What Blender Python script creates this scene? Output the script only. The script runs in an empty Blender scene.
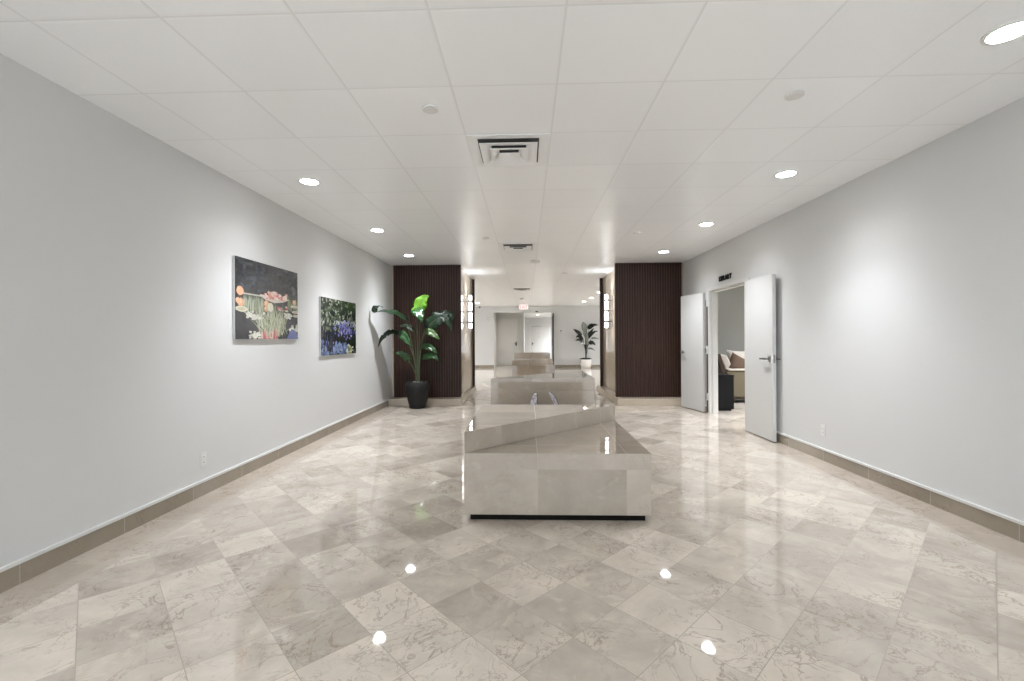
import bpy, bmesh, math, random
from mathutils import Vector, Matrix, Euler

S = bpy.context.scene
COL = S.collection
R = math.radians
H = 2.712            # ceiling height
EYE = 1.256
XL, XR = -2.646, 3.029   # hall side walls
YB = -4.6           # unseen hall end, left open so world light fills from behind

# ------------------------------------------------------------------ materials
def newmat(name):
    m = bpy.data.materials.new(name); m.use_nodes = True
    nt = m.node_tree
    return m, nt, nt.nodes['Principled BSDF']

def plain(name, col, rough=.5, metal=0., spec=.5, noise=0., scale=8., bump=0., emit=None, strength=0.):
    m, nt, b = newmat(name)
    b.inputs['Base Color'].default_value = (*col, 1)
    b.inputs['Roughness'].default_value = rough
    b.inputs['Metallic'].default_value = metal
    b.inputs['Specular IOR Level'].default_value = spec
    if noise or bump:
        tc = nt.nodes.new('ShaderNodeTexCoord')
        n = nt.nodes.new('ShaderNodeTexNoise'); n.inputs['Scale'].default_value = scale
        n.inputs['Detail'].default_value = 4
        nt.links.new(tc.outputs['Object'], n.inputs['Vector'])
        if noise:
            mx = nt.nodes.new('ShaderNodeMix'); mx.data_type = 'RGBA'
            mx.inputs[6].default_value = (*[c*(1-noise) for c in col], 1)
            mx.inputs[7].default_value = (*[min(1, c*(1+noise)) for c in col], 1)
            nt.links.new(n.outputs['Fac'], mx.inputs[0])
            nt.links.new(mx.outputs[2], b.inputs['Base Color'])
        if bump:
            bp = nt.nodes.new('ShaderNodeBump'); bp.inputs['Strength'].default_value = bump
            bp.inputs['Distance'].default_value = .002
            nt.links.new(n.outputs['Fac'], bp.inputs['Height'])
            nt.links.new(bp.outputs['Normal'], b.inputs['Normal'])
    if emit:
        b.inputs['Emission Color'].default_value = (*emit, 1)
        b.inputs['Emission Strength'].default_value = strength
    return m

class NB:
    """tiny node builder"""
    def __init__(s, nt): s.nt = nt
    def node(s, t, **kw):
        n = s.nt.nodes.new(t)
        for k, v in kw.items(): setattr(n, k, v)
        return n
    def put(s, inp, v):
        if isinstance(v, bpy.types.NodeSocket): s.nt.links.new(v, inp)
        elif v is not None: inp.default_value = v
    def math(s, op, a, b=None, c=None, clamp=False):
        n = s.node('ShaderNodeMath', operation=op); n.use_clamp = clamp
        s.put(n.inputs[0], a); s.put(n.inputs[1], b); s.put(n.inputs[2], c)
        return n.outputs[0]
    def mix(s, f, a, b, mode='MIX'):
        n = s.node('ShaderNodeMix', data_type='RGBA', blend_type=mode)
        s.put(n.inputs[0], f)
        s.put(n.inputs[6], a if isinstance(a, bpy.types.NodeSocket) else (*a, 1))
        s.put(n.inputs[7], b if isinstance(b, bpy.types.NodeSocket) else (*b, 1))
        return n.outputs[2]
    def comb(s, x, y, z):
        n = s.node('ShaderNodeCombineXYZ')
        for i, v in enumerate((x, y, z)): s.put(n.inputs[i], v)
        return n.outputs[0]
    def vadd(s, a, b):
        n = s.node('ShaderNodeVectorMath', operation='ADD'); s.put(n.inputs[0], a); s.put(n.inputs[1], b)
        return n.outputs[0]
    def vscale(s, a, k):
        n = s.node('ShaderNodeVectorMath', operation='SCALE'); s.put(n.inputs[0], a); s.put(n.inputs[3], k)
        return n.outputs[0]
    def noise(s, vec, scale, detail=4, rough=.5, dist=0.):
        n = s.node('ShaderNodeTexNoise'); s.put(n.inputs['Vector'], vec)
        n.inputs['Scale'].default_value = scale; n.inputs['Detail'].default_value = detail
        n.inputs['Roughness'].default_value = rough; n.inputs['Distortion'].default_value = dist
        return n.outputs['Fac']
    def ramp(s, f, lo, hi):
        n = s.node('ShaderNodeMapRange'); s.put(n.inputs[0], f)
        n.inputs[1].default_value = lo; n.inputs[2].default_value = hi
        return n.outputs[0]
    def rnd(s, vec):
        n = s.node('ShaderNodeTexWhiteNoise', noise_dimensions='3D'); s.put(n.inputs['Vector'], vec)
        return n.outputs['Value'], n.outputs['Color']

def marble(name, cells, light, dark, vein, grout=None, rough=.03, veins=1., cloud=.5, stretch=(1, 1, 1), spec=.5):
    """cells(nb, x, y, z) -> (u, v, w) in tile units"""
    m, nt, b = newmat(name); nb = NB(nt)
    g = nb.node('ShaderNodeNewGeometry').outputs['Position']
    sp = nb.node('ShaderNodeSeparateXYZ'); nb.put(sp.inputs[0], g)
    x, y, z = sp.outputs
    u, v, w, line = cells(nb, x, y, z)
    cu, cv, cw = (nb.math('FLOOR', q) if q is not None else 0. for q in (u, v, w))
    val, colr = nb.rnd(nb.comb(cu, cv, cw))
    off = nb.vscale(colr, 40.)
    mp = nb.node('ShaderNodeVectorMath', operation='MULTIPLY'); nb.put(mp.inputs[0], g); mp.inputs[1].default_value = stretch
    p = nb.vadd(mp.outputs[0], off)
    cl = nb.ramp(nb.noise(p, 2.6, 6, .6, .6), .32, .68)
    tone = nb.math('ADD', nb.math('MULTIPLY', val, 1 - cloud), nb.math('MULTIPLY', cl, cloud), clamp=True)
    c = nb.mix(tone, light, dark)
    # pale clouds
    pale = nb.ramp(nb.noise(p, 6.5, 5, .6, 1.2), .56, .74)
    c = nb.mix(nb.math('MULTIPLY', pale, .35), c, tuple(min(1, q*1.12) for q in light))
    # broken brown veins: ridged noise gated by another noise
    r1 = nb.noise(p, 3.2, 5, .62, 1.6)
    rid = nb.math('ABSOLUTE', nb.math('SUBTRACT', r1, .5))
    vn = nb.math('SUBTRACT', 1., nb.ramp(rid, .0, .016))
    gate = nb.ramp(nb.noise(p, 2.1, 3, .5), .42, .58)
    vn = nb.math('MULTIPLY', vn, gate)
    c = nb.mix(nb.math('MULTIPLY', vn, .6*veins), c, vein)
    r2 = nb.noise(nb.vadd(p, (7.3, 2.1, 4.4)), 8.5, 4, .6, 1.0)
    v2 = nb.math('SUBTRACT', 1., nb.ramp(nb.math('ABSOLUTE', nb.math('SUBTRACT', r2, .5)), .0, .02))
    v2 = nb.math('MULTIPLY', v2, nb.ramp(nb.noise(p, 3.3, 3, .5), .45, .62))
    c = nb.mix(nb.math('MULTIPLY', v2, .5*veins), c, vein)
    if grout and line is not None:
        c = nb.mix(line, c, grout)
        nb.put(b.inputs['Roughness'], nb.math('ADD', rough, nb.math('MULTIPLY', line, .4)))
    else:
        b.inputs['Roughness'].default_value = rough
    nb.put(b.inputs['Base Color'], c)
    b.inputs['Specular IOR Level'].default_value = spec
    return m

def edge(nb, q, w):
    """1 near integer values of q, w = half width in tile units"""
    f = nb.math('FRACT', q)
    d = nb.math('MINIMUM', f, nb.math('SUBTRACT', 1., f))
    return nb.math('LESS_THAN', d, w)

def cells_diag(nb, x, y, z):
    k = .431
    u = nb.math('DIVIDE', nb.math('SUBTRACT', nb.math('ADD', x, y), .80), k)
    v = nb.math('DIVIDE', nb.math('SUBTRACT', nb.math('SUBTRACT', y, x), .85), k)
    return u, v, None, nb.math('MAXIMUM', edge(nb, u, .0052), edge(nb, v, .0052))
def cells_border(nb, x, y, z):
    u = nb.math('DIVIDE', nb.math('ADD', x, 20.), 9.)
    v = nb.math('DIVIDE', nb.math('ADD', y, 20.09), .6096)
    return u, v, None, edge(nb, v, .003)
def cells_block(nb, x, y, z):
    u = nb.math('DIVIDE', nb.math('ADD', x, 9.69), .61)
    v = nb.math('DIVIDE', nb.math('ADD', y, 9.47), .61)
    w = nb.math('DIVIDE', nb.math('ADD', z, .01-.37+.36), .36)
    return u, v, w, nb.math('MAXIMUM', edge(nb, u, .0025), edge(nb, v, .0025))
def cells_base(nb, x, y, z):
    u = nb.math('DIVIDE', nb.math('ADD', x, 9.4), .6096)
    v = nb.math('DIVIDE', nb.math('ADD', y, 20.3), .6096)
    return u, v, None, nb.math('MAXIMUM', edge(nb, u, .002), edge(nb, v, .002))
def cells_face(nb, x, y, z):
    v = nb.math('DIVIDE', nb.math('ADD', y, 20.2), .76)
    w = nb.math('DIVIDE', nb.math('ADD', z, .1), .9)
    return None, v, w, nb.math('MAXIMUM', edge(nb, v, .0015), edge(nb, w, .0015))

M = {}
M['floor'] = marble('polished_marble_floor', cells_diag, (.655, .587, .505), (.33, .289, .243), (.2, .15, .11),
                    grout=(.25, .215, .17), rough=.035, stretch=(1, 1, 1), cloud=.5, spec=.72)
M['border'] = marble('polished_marble_border', cells_border, (.49, .43, .365), (.37, .32, .27), (.18, .13, .09),
                     grout=(.3, .26, .2), rough=.05, cloud=.6)
M['block'] = marble('polished_marble_blocks', cells_block, (.445, .385, .32), (.285, .245, .2), (.24, .19, .14),
                    grout=(.36, .31, .25), rough=.03, veins=.5, cloud=.5)
M['base'] = marble('marble_skirting', cells_base, (.31, .27, .215), (.235, .2, .155), (.15, .11, .075),
                   grout=(.5, .45, .38), rough=.12, veins=.6, cloud=.4)
M['face'] = marble('marble_pillar_facing', cells_face, (.56, .485, .39), (.46, .395, .315), (.3, .24, .18),
                   grout=(.4, .34, .27), rough=.04, veins=.3, cloud=.4)

M['paint'] = plain('grey_wall_paint', (.585, .587, .582), .55, spec=.3, bump=.04, scale=180)
M['white'] = plain('white_trim_paint', (.62, .62, .605), .42)
M['doorwhite'] = plain('white_door_paint', (.55, .55, .538), .42)
M['beigedoor'] = plain('beige_door_paint', (.62, .60, .555), .45)
M['libwall'] = plain('library_wall_paint', (.50, .515, .50), .6)
M['black'] = plain('black_satin', (.008, .008, .009), .6, spec=.2)
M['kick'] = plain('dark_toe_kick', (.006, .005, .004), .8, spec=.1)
M['pot'] = plain('charcoal_fibreclay', (.012, .0115, .011), .6, spec=.3, noise=.2, scale=40, bump=.1)
M['potwhite'] = plain('white_ceramic', (.75, .74, .72), .3)
M['soil'] = plain('dark_soil', (.03, .022, .015), .95, noise=.5, scale=60, bump=.6)
M['pebble'] = plain('pale_pebbles', (.62, .61, .58), .7, noise=.3, scale=90, bump=.8)
M['steel'] = plain('brushed_nickel', (.30, .295, .285), .35, metal=1)
M['darksteel'] = plain('dark_bronze', (.09, .085, .08), .4, metal=.6)
M['plastic'] = plain('white_plastic', (.72, .72, .70), .4)
M['greyplastic'] = plain('grey_plastic', (.45, .45, .44), .45)
M['outlet'] = plain('outlet_plastic', (.63, .63, .62), .4)
M['cover'] = plain('off_white_cover', (.70, .695, .68), .5)
M['vent'] = plain('white_enamel_vent', (.86, .865, .865), .45)
M['duct'] = plain('duct_shade', (.075, .073, .07), .8)
M['sofa'] = plain('cream_upholstery', (.52, .48, .42), .9, noise=.12, scale=120, bump=.4)
M['sofadark'] = plain('olive_upholstery', (.17, .145, .095), .9, noise=.12, scale=120, bump=.4)
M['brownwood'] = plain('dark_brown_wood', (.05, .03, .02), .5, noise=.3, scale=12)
M['pillow'] = plain('brown_pillow', (.09, .055, .035), .9, noise=.3, scale=30, bump=.3)
M['edge'] = plain('panel_edge', (.55, .55, .54), .5)
M['lamp'] = plain('lamp_glow', (.9, .9, .9), .5, emit=(1, .985, .95), strength=22)
M['lampfar'] = plain('lamp_glow_soft', (.9, .9, .9), .5, emit=(1, .985, .95), strength=9)
M['sconce'] = plain('sconce_glow', (.9, .9, .88), .4, emit=(1, .985, .96), strength=4.5)
M['signface'] = plain('exit_sign_face', (.8, .78, .76), .4, emit=(1, .93, .92), strength=.25)
M['red'] = plain('exit_red', (.72, .22, .24), .5, emit=(1, .25, .28), strength=.25)

# ceiling: square lay-in tiles with a slim grid
def ceiling_mat():
    m, nt, b = newmat('ceiling_tiles'); nb = NB(nt)
    g = nb.node('ShaderNodeNewGeometry').outputs['Position']
    sp = nb.node('ShaderNodeSeparateXYZ'); nb.put(sp.inputs[0], g)
    u = nb.math('DIVIDE', nb.math('ADD', sp.outputs[0], 12.14+.425), .607)
    v = nb.math('DIVIDE', nb.math('ADD', sp.outputs[1], 18.21-3.19), .607)
    ln = nb.math('MAXIMUM', edge(nb, u, .010), edge(nb, v, .008))
    val, _ = nb.rnd(nb.comb(nb.math('FLOOR', u), nb.math('FLOOR', v), 0.))
    c = nb.mix(val, (.88, .892, .90), (.905, .917, .925))
    c = nb.mix(nb.math('MULTIPLY', ln, .45), c, (.66, .66, .655))
    nb.put(b.inputs['Base Color'], c)
    b.inputs['Roughness'].default_value = .3
    b.inputs['Specular IOR Level'].default_value = .45
    f1, f2 = (nb.math('FRACT', q) for q in (u, v))
    d = nb.math('MINIMUM', nb.math('MINIMUM', f1, nb.math('SUBTRACT', 1., f1)), nb.math('MINIMUM', f2, nb.math('SUBTRACT', 1., f2)))
    bp = nb.node('ShaderNodeBump'); bp.inputs['Distance'].default_value = .003; bp.inputs['Strength'].default_value = .25
    nb.put(bp.inputs['Height'], nb.ramp(d, .012, .03))
    nb.put(b.inputs['Normal'], bp.outputs['Normal'])
    return m
M['ceiling'] = ceiling_mat()

def wood_mat():
    m, nt, b = newmat('dark_walnut_slats'); nb = NB(nt)
    tc = nb.node('ShaderNodeTexCoord').outputs['Object']
    mp = nb.node('ShaderNodeMapping'); nb.put(mp.inputs['Vector'], tc); mp.inputs['Scale'].default_value = (30, 30, 1.6)
    f = nb.noise(mp.outputs[0], 1.4, 5, .6, .5)
    c = nb.mix(nb.ramp(f, .3, .7), (.027, .013, .009), (.056, .028, .019))
    nb.put(b.inputs['Base Color'], c); b.inputs['Roughness'].default_value = .42; b.inputs['Specular IOR Level'].default_value = .22
    return m
M['wood'] = wood_mat()

def attr_mat(name, rough=.25):
    m, nt, b = newmat(name)
    a = nt.nodes.new('ShaderNodeAttribute'); a.attribute_name = 'Col'
    nt.links.new(a.outputs['Color'], b.inputs['Base Color']); b.inputs['Roughness'].default_value = rough
    return m
M['print'] = attr_mat('printed_garden_image')

def leaf_mat(name, c1, c2, rough=.28):
    m, nt, b = newmat(name); nb = NB(nt)
    uv = nb.node('ShaderNodeUVMap').outputs[0]
    w = nb.node('ShaderNodeTexWave'); w.inputs['Scale'].default_value = 9; w.inputs['Distortion'].default_value = 1.
    w.bands_direction = 'Y'; nb.put(w.inputs['Vector'], uv)
    c = nb.mix(w.outputs['Fac'], c1, c2)
    nb.put(b.inputs['Base Color'], c); b.inputs['Roughness'].default_value = rough; b.inputs['Specular IOR Level'].default_value = .3
    return m
M['leafdark'] = leaf_mat('deep_green_leaf', (.005, .015, .006), (.009, .026, .009), .45)
M['leafblack'] = leaf_mat('blackish_leaf', (.003, .005, .004), (.005, .008, .006), .6)
M['leafmid'] = leaf_mat('mid_green_leaf', (.012, .045, .012), (.02, .065, .017), .3)
M['leafolive'] = leaf_mat('olive_green_leaf', (.045, .085, .02), (.06, .11, .03), .35)
M['leafbright'] = leaf_mat('young_green_leaf', (.075, .20, .012), (.12, .27, .02), .55)
M['leafgrey'] = leaf_mat('grey_green_leaf', (.16, .17, .155), (.20, .21, .19), .3)
M['stem'] = plain('green_brown_stem', (.06, .075, .035), .5, noise=.3, scale=30)
M['darkstem'] = plain('dark_stem', (.008, .009, .007), .7)

def veined_white():
    m, nt, b = newmat('mauve_veined_white'); nb = NB(nt)
    tc = nb.node('ShaderNodeTexCoord').outputs['Object']
    f = nb.noise(tc, 22, 4, .6, 1.5)
    c = nb.mix(nb.ramp(f, .42, .6), (.80, .78, .80), (.36, .33, .40))
    nb.put(b.inputs['Base Color'], c); b.inputs['Roughness'].default_value = .2
    return m
M['veined'] = veined_white()

def glass_mat():
    m, nt, b = newmat('clear_glazing')
    out = nt.nodes['Material Output']
    t = nt.nodes.new('ShaderNodeBsdfTransparent'); t.inputs[0].default_value = (.8, .82, .8, 1)
    gl = nt.nodes.new('ShaderNodeBsdfGlossy'); gl.inputs['Roughness'].default_value = .02
    mx = nt.nodes.new('ShaderNodeMixShader'); mx.inputs[0].default_value = .12
    nt.links.new(t.outputs[0], mx.inputs[1]); nt.links.new(gl.outputs[0], mx.inputs[2])
    nt.links.new(mx.outputs[0], out.inputs['Surface'])
    return m
M['glass'] = glass_mat()

# ------------------------------------------------------------------ mesh helpers
class MB:
    def __init__(s): s.v = []; s.f = []; s.mi = []; s.sm = []; s.uv = None
    def add(s, verts, faces, mi=0, smooth=False):
        o = len(s.v); s.v += [tuple(p) for p in verts]
        for f in faces: s.f.append([i+o for i in f]); s.mi.append(mi); s.sm.append(smooth)
        return s
    def box(s, a, b, mi=0):
        x0, y0, z0 = a; x1, y1, z1 = b
        vs = [(x0,y0,z0),(x1,y0,z0),(x1,y1,z0),(x0,y1,z0),(x0,y0,z1),(x1,y0,z1),(x1,y1,z1),(x0,y1,z1)]
        return s.add(vs, [(0,3,2,1),(4,5,6,7),(0,1,5,4),(1,2,6,5),(2,3,7,6),(3,0,4,7)], mi)
    def prism(s, pts, z0, z1, mi=0):
        n = len(pts)
        vs = [(x,y,z0) for x,y in pts] + [(x,y,z1) for x,y in pts]
        return s.add(vs, [tuple(reversed(range(n))), tuple(range(n,2*n))] + [(i,(i+1)%n,n+(i+1)%n,n+i) for i in range(n)], mi)
    def prismY(s, pts, y0, y1, mi=0):
        n = len(pts)   # pts in x,z counter-clockwise seen from -Y
        vs = [(x,y0,z) for x,z in pts] + [(x,y1,z) for x,z in pts]
        return s.add(vs, [tuple(range(n)), tuple(reversed(range(n,2*n)))] + [((i+1)%n,i,n+i,n+(i+1)%n) for i in range(n)], mi)
    def lathe(s, prof, c=(0,0,0), seg=40, mi=0, smooth=True, cap=True):
        vs = []; fs = []
        for r, z in prof:
            for k in range(seg):
                a = 2*math.pi*k/seg; vs.append((c[0]+r*math.cos(a), c[1]+r*math.sin(a), c[2]+z))
        for i in range(len(prof)-1):
            for k in range(seg):
                k2 = (k+1) % seg
                fs.append((i*seg+k, i*seg+k2, (i+1)*seg+k2, (i+1)*seg+k))
        s.add(vs, fs, mi, smooth)
        if cap:
            o = len(s.v)-len(vs)
            s.f.append([o+k for k in reversed(range(seg))]); s.mi.append(mi); s.sm.append(False)
            s.f.append([o+(len(prof)-1)*seg+k for k in range(seg)]); s.mi.append(mi); s.sm.append(False)
        return s
    def tube(s, pts, rads, seg=10, mi=0):
        pts = [Vector(p) for p in pts]; n = len(pts); vs = []; fs = []
        for i, p in enumerate(pts):
            t = (pts[min(i+1,n-1)]-pts[max(i-1,0)]).normalized()
            a = t.cross(Vector((.13,.97,.21))).normalized(); b = t.cross(a)
            r = rads[i] if isinstance(rads, (list, tuple)) else rads
            for k in range(seg):
                q = 2*math.pi*k/seg; vs.append(p + a*(r*math.cos(q)) + b*(r*math.sin(q)))
        for i in range(n-1):
            for k in range(seg):
                k2 = (k+1) % seg; fs.append((i*seg+k, i*seg+k2, (i+1)*seg+k2, (i+1)*seg+k))
        fs.append(tuple(reversed(range(seg)))); fs.append(tuple((n-1)*seg+k for k in range(seg)))
        return s.add(vs, fs, mi, True)
    def build(s, name, mats, parent=None, loc=(0,0,0), bevel=0, bseg=2):
        me = bpy.data.meshes.new(name)
        L = Vector(loc)
        me.from_pydata([tuple(Vector(p)-L) for p in s.v], [], s.f)
        if not isinstance(mats, (list, tuple)): mats = [mats]
        for m in mats: me.materials.append(m)
        me.polygons.foreach_set('material_index', s.mi); me.polygons.foreach_set('use_smooth', s.sm)
        if s.uv:
            ul = me.uv_layers.new(name='UVMap')
            for l in me.loops: ul.data[l.index].uv = s.uv[l.vertex_index]
        me.update()
        bm = bmesh.new(); bm.from_mesh(me); bmesh.ops.recalc_face_normals(bm, faces=bm.faces); bm.to_mesh(me); bm.free()
        o = bpy.data.objects.new(name, me); COL.objects.link(o)
        o.location = L
        if parent:
            o.parent = parent
            if parent.get('_w') is not None: o.location = L - Vector(parent['_w'])
        o['_w'] = list(L)
        if bevel:
            b = o.modifiers.new('bevel', 'BEVEL'); b.width = bevel; b.segments = bseg; b.limit_method = 'ANGLE'
        return o

def tag(o, label=None, cat=None, group=None, kind=None):
    if label: o['label'] = label
    if cat: o['category'] = cat
    if group: o['group'] = group
    if kind: o['kind'] = kind
    return o
def empty(name, loc, label, cat, group=None, kind=None):
    o = bpy.data.objects.new(name, None); COL.objects.link(o); o.location = loc; o['_w'] = list(loc)
    o.empty_display_size = .1
    return tag(o, label, cat, group, kind)
def copy_tree(o, parent=None):
    c = o.copy(); COL.objects.link(c)
    if parent: c.parent = parent
    for ch in o.children: copy_tree(ch, c)
    return c
def struct(o, label, cat): return tag(o, label, cat, kind='structure')

# ------------------------------------------------------------------ room shell
LY0, LY1 = 10.95, 19.9        # lobby beyond the pillars
LXL, LXR = -5.2, 6.2
DY0, DY1 = 6.28, 7.59         # library doorway
fl = MB()
BW = .31
fl.add([(XL+BW,YB,0),(XR-BW,YB,0),(XR-BW,8.74,0),(XL+BW,8.74,0)], [(0,1,2,3)], 0)
fl.add([(XL-.2,YB,0),(XL+BW,YB,0),(XL+BW,8.74,0),(XL-.2,8.74,0)], [(0,1,2,3)], 1)
fl.add([(XR-BW,YB,0),(XR,YB,0),(XR,8.74,0),(XR-BW,8.74,0)], [(0,1,2,3)], 1)
fl.add([(XL-.2,8.74,0),(XR,8.74,0),(XR,LY0,0),(XL-.2,LY0,0)], [(0,1,2,3)], 0)
fl.add([(LXL,LY0,0),(LXR,LY0,0),(LXR,25.3,0),(LXL,25.3,0)], [(0,1,2,3)], 0)
fl.add([(XR,4.6,0),(7.2,4.6,0),(7.2,10.6,0),(XR,10.6,0)], [(0,1,2,3)], 0)
struct(fl.build('floor', [M['floor'], M['border']]), 'polished beige marble floor laid in diagonal square tiles', 'floor')

c = MB(); c.box((XL-.2, YB, H), (XR+.13, LY0, H+.08)); c.box((LXL, LY0, H), (LXR, LY1+.12, H+.08))
struct(c.build('ceiling', M['ceiling']), 'white square tile ceiling over the hall and lobby', 'ceiling')

struct(MB().box((XL-.15, YB, 0), (XL, LY0, H)).build('wall_left', M['paint']), 'pale grey wall with the two garden pictures', 'wall')
w = MB()
w.box((XR, YB, 0), (XR+.12, DY0, H)); w.box((XR, DY1, 0), (XR+.12, LY0, H)); w.box((XR, DY0, 2.05), (XR+.12, DY1, H))
struct(w.build('wall_right', M['paint']), 'pale grey wall holding the library doorway', 'wall')

def baseboard(name, x, s, y0, y1, label):
    b = MB()
    b.box((min(x, x+s*.014), y0, 0), (max(x, x+s*.014), y1, .106), 0)
    b.box((min(x, x+s*.02), y0, .106), (max(x, x+s*.02), y1, .124), 1)
    return struct(b.build(name, [M['base'], M['white']]), label, 'baseboard')
baseboard('baseboard_left', XL, 1, YB, 8.5, 'brown marble skirting with a white cap along the picture wall')
baseboard('baseboard_right', XR, -1, YB, DY0-.07, 'brown marble skirting with a white cap along the doorway wall, in front of the doors')
baseboard('baseboard_doorside', XR, -1, DY1+.07, 8.5, 'short marble skirting between the doorway and the slatted pillar')

# door frame
t = MB()
for (a, b) in ((DY0-.055, DY0), (DY1, DY1+.055)): t.box((XR-.014, a, 0), (XR, b, 2.085))
t.box((XR-.014, DY0, 2.03), (XR, DY1, 2.085))
t.box((XR-.005, DY0-.002, 0), (XR+.13, DY0+.02, 2.05)); t.box((XR-.005, DY1-.02, 0), (XR+.13, DY1+.002, 2.05))
t.box((XR-.005, DY0, 2.03), (XR+.13, DY1, 2.052))
t.box((XR+.05, DY1-.035, 0), (XR+.13, DY1-.02, 2.03)); t.box((XR+.05, DY0+.02, 0), (XR+.13, DY0+.035, 2.03)); t.box((XR+.05, DY0, 2.015), (XR+.13, DY1, 2.03))
trim = struct(t.build('trim_1', M['white']), 'white frame around the open library doorway', 'door frame')
g = MB()  # dark strips stand in for the shade in the hinge gap
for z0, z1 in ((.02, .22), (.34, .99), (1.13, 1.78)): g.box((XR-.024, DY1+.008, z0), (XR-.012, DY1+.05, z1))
tag(g.build('gap_shade_strip', M['brownwood'], trim), 'dark strip standing in for the shaded gap beside the hinges')

# ------------------------------------------------------------------ pillars
def slats(name, x0, x1, yf, thick, z0, z1, parent, pitch=.048, side=None):
    m = MB()
    m.box((x0, yf+.022, z0), (x1, yf+thick, z1), 0)
    n = int((x1-x0)/pitch)
    p = (x1-x0)/n
    for i in range(n):
        a = x0 + i*p + p*.14; b = x0+(i+1)*p - p*.14
        m.box((a, yf, z0), (b, yf+.021, z1), 0)
    if side:   # slat turned round the corner
        xs, s = side
        m.box((min(xs, xs+s*.012), yf+.004, z0), (max(xs, xs+s*.012), yf+thick+.03, z1), 0)
    return m.build(name, M['wood'], parent)

def pillar(x0, x1, xin, label, sgn):
    """x0..x1 marble core; sgn=+1 inner face at x1, -1 inner face at x0"""
    o = MB().box((x0, 8.80, .129), (x1, 10.92, H)).build('pillar', M['face'])
    struct(o, label, 'pillar')
    px0, px1 = (x0, xin) if sgn > 0 else (xin, x1)
    sx0, sx1 = (px0+.045, px1) if sgn > 0 else (px0, px1-.045)
    slats('slat_panel', sx0, sx1, 8.74, .06, .129, H-.002, o, side=(sx1 if sgn > 0 else sx0, sgn*-1))
    e0, e1 = (x1-.03, x1+.052) if sgn > 0 else (x0-.072, x0+.03)
    tag(slats('end_slats', e0, e1, 10.88, .06, .129, H-.002, o, pitch=.04), 'narrow slatted edge at the far end')
    pl = MB()
    q0, q1 = (x0, xin+.04) if sgn > 0 else (xin-.02, x1)
    pl.box((q0, 8.5, 0), (q1, 11.0, .128))
    tag(pl.build('plinth', M['face'], o, bevel=.004), 'low beige marble plinth')
    return o
pillar(XL, -1.306, -1.277, 'pillar with dark slatted front beside the black plant pot', 1)
pillar(1.84, XR, 1.72, 'pillar with dark slatted front beside the open library doors', -1)

# sconces on the inner marble faces
def sconce(xw, s, xc, label, y=9.72, group='sconces on the pillars', up=5, down=2):
    o = empty('wall_sconce', (xw, y, 1.49), label, 'wall light', group)
    tag(MB().box((min(xw, xw+s*.012), y-.05, 1.52), (max(xw, xw+s*.012), y+.05, 2.17)).build('backplate', M['steel'], o, bevel=.003))
    tag(MB().box((xc-.026, y-.05, 1.49), (xc+.026, y+.05, 2.20)).build('glass_shade', M['sconce'], o, bevel=.006), 'glowing white glass')
    for zz, rx in ((2.26, 180), (1.43, 0)):     # light thrown up and down from the open ends
        L = bpy.data.lights.new('sconce_lamp', 'SPOT'); L.energy = up if rx else down; L.spot_size = R(172); L.spot_blend = 1; L.shadow_soft_size = .06
        L.color = (.93, .96, 1)
        q = bpy.data.objects.new('sconce_lamp', L); COL.objects.link(q); q.parent = o
        q.location = (xc-xw, 0, zz-1.49); q.rotation_euler = (R(rx), 0, 0)
    for z in (1.62, 1.85, 2.075):
        b = MB(); b.box((xc-.03, y-.054, z-.02), (xc+.03, y+.054, z+.02))
        b.box((min(xw+s*.012, xc), y-.012, z-.006), (max(xw+s*.012, xc), y+.012, z+.006))
        b.build('bracket', M['darksteel'], o)
    return o
sconce(-1.306, 1, -1.207, 'tall glowing glass wall light on the left pillar, marble side')
sconce(1.84, -1, 1.712, 'tall glowing glass wall light on the right pillar, marble side')

for yy in (-1.2, -3.2):  # unseen sconces, added to lift the ceiling and hall light
    sconce(XL, 1, XL+.1, 'unseen wall light added as fill on the hall wall behind the camera', yy, 'added fill sconces behind the camera', 48, 14)
    sconce(XR, -1, XR-.1, 'unseen wall light added as fill on the hall wall behind the camera', yy, 'added fill sconces behind the camera', 48, 14)
for yy in (15.4, 18.2):  # unseen sconces, added to brighten the far lobby wall
    sconce(LXL, 1, LXL+.1, 'unseen wall light added to brighten the lobby, hidden by the pillars', yy, 'added fill sconces on the lobby side walls', 290, 90)
    sconce(LXR, -1, LXR-.1, 'unseen wall light added to brighten the lobby, hidden by the pillars', yy, 'added fill sconces on the lobby side walls', 290, 90)
# ------------------------------------------------------------------ lobby shell
AX0, AX1 = -1.44, -.155       # beige door alcove
OX0, OX1 = -.095, 1.10        # opening to the far corridor
w = MB()
w.box((LXL, LY1, 0), (AX0, LY1+.12, H)); w.box((OX1, LY1, 0), (LXR, LY1+.12, H)); w.box((AX0, LY1, 2.42), (OX1, LY1+.12, H))
struct(w.build('wall_back', M['paint']), 'far lobby wall behind the plant in the white pot', 'wall')
struct(MB().box((AX1, LY1, 0), (OX0, 25.2, 2.5)).build('wall_divider', M['paint']), 'white wall end between the beige door and the corridor opening', 'wall')
struct(MB().box((LXL-.1, LY0, 0), (LXL, LY1, H)).build('wall_lobby_left', M['paint']), 'side wall of the lobby behind the left pillar', 'wall')
struct(MB().box((LXR, LY0, 0), (LXR+.1, LY1, H)).build('wall_lobby_right', M['paint']), 'side wall of the lobby behind the right pillar', 'wall')
struct(MB().box((LXL, LY0-.06, 0), (XL-.15, LY0, H)).build('wall_return_left', M['paint']), 'lobby wall returning to the left pillar', 'wall')
struct(MB().box((XR+.12, LY0-.06, 0), (LXR, LY0, H)).build('wall_return_right', M['paint']), 'lobby wall returning to the right pillar', 'wall')
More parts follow.
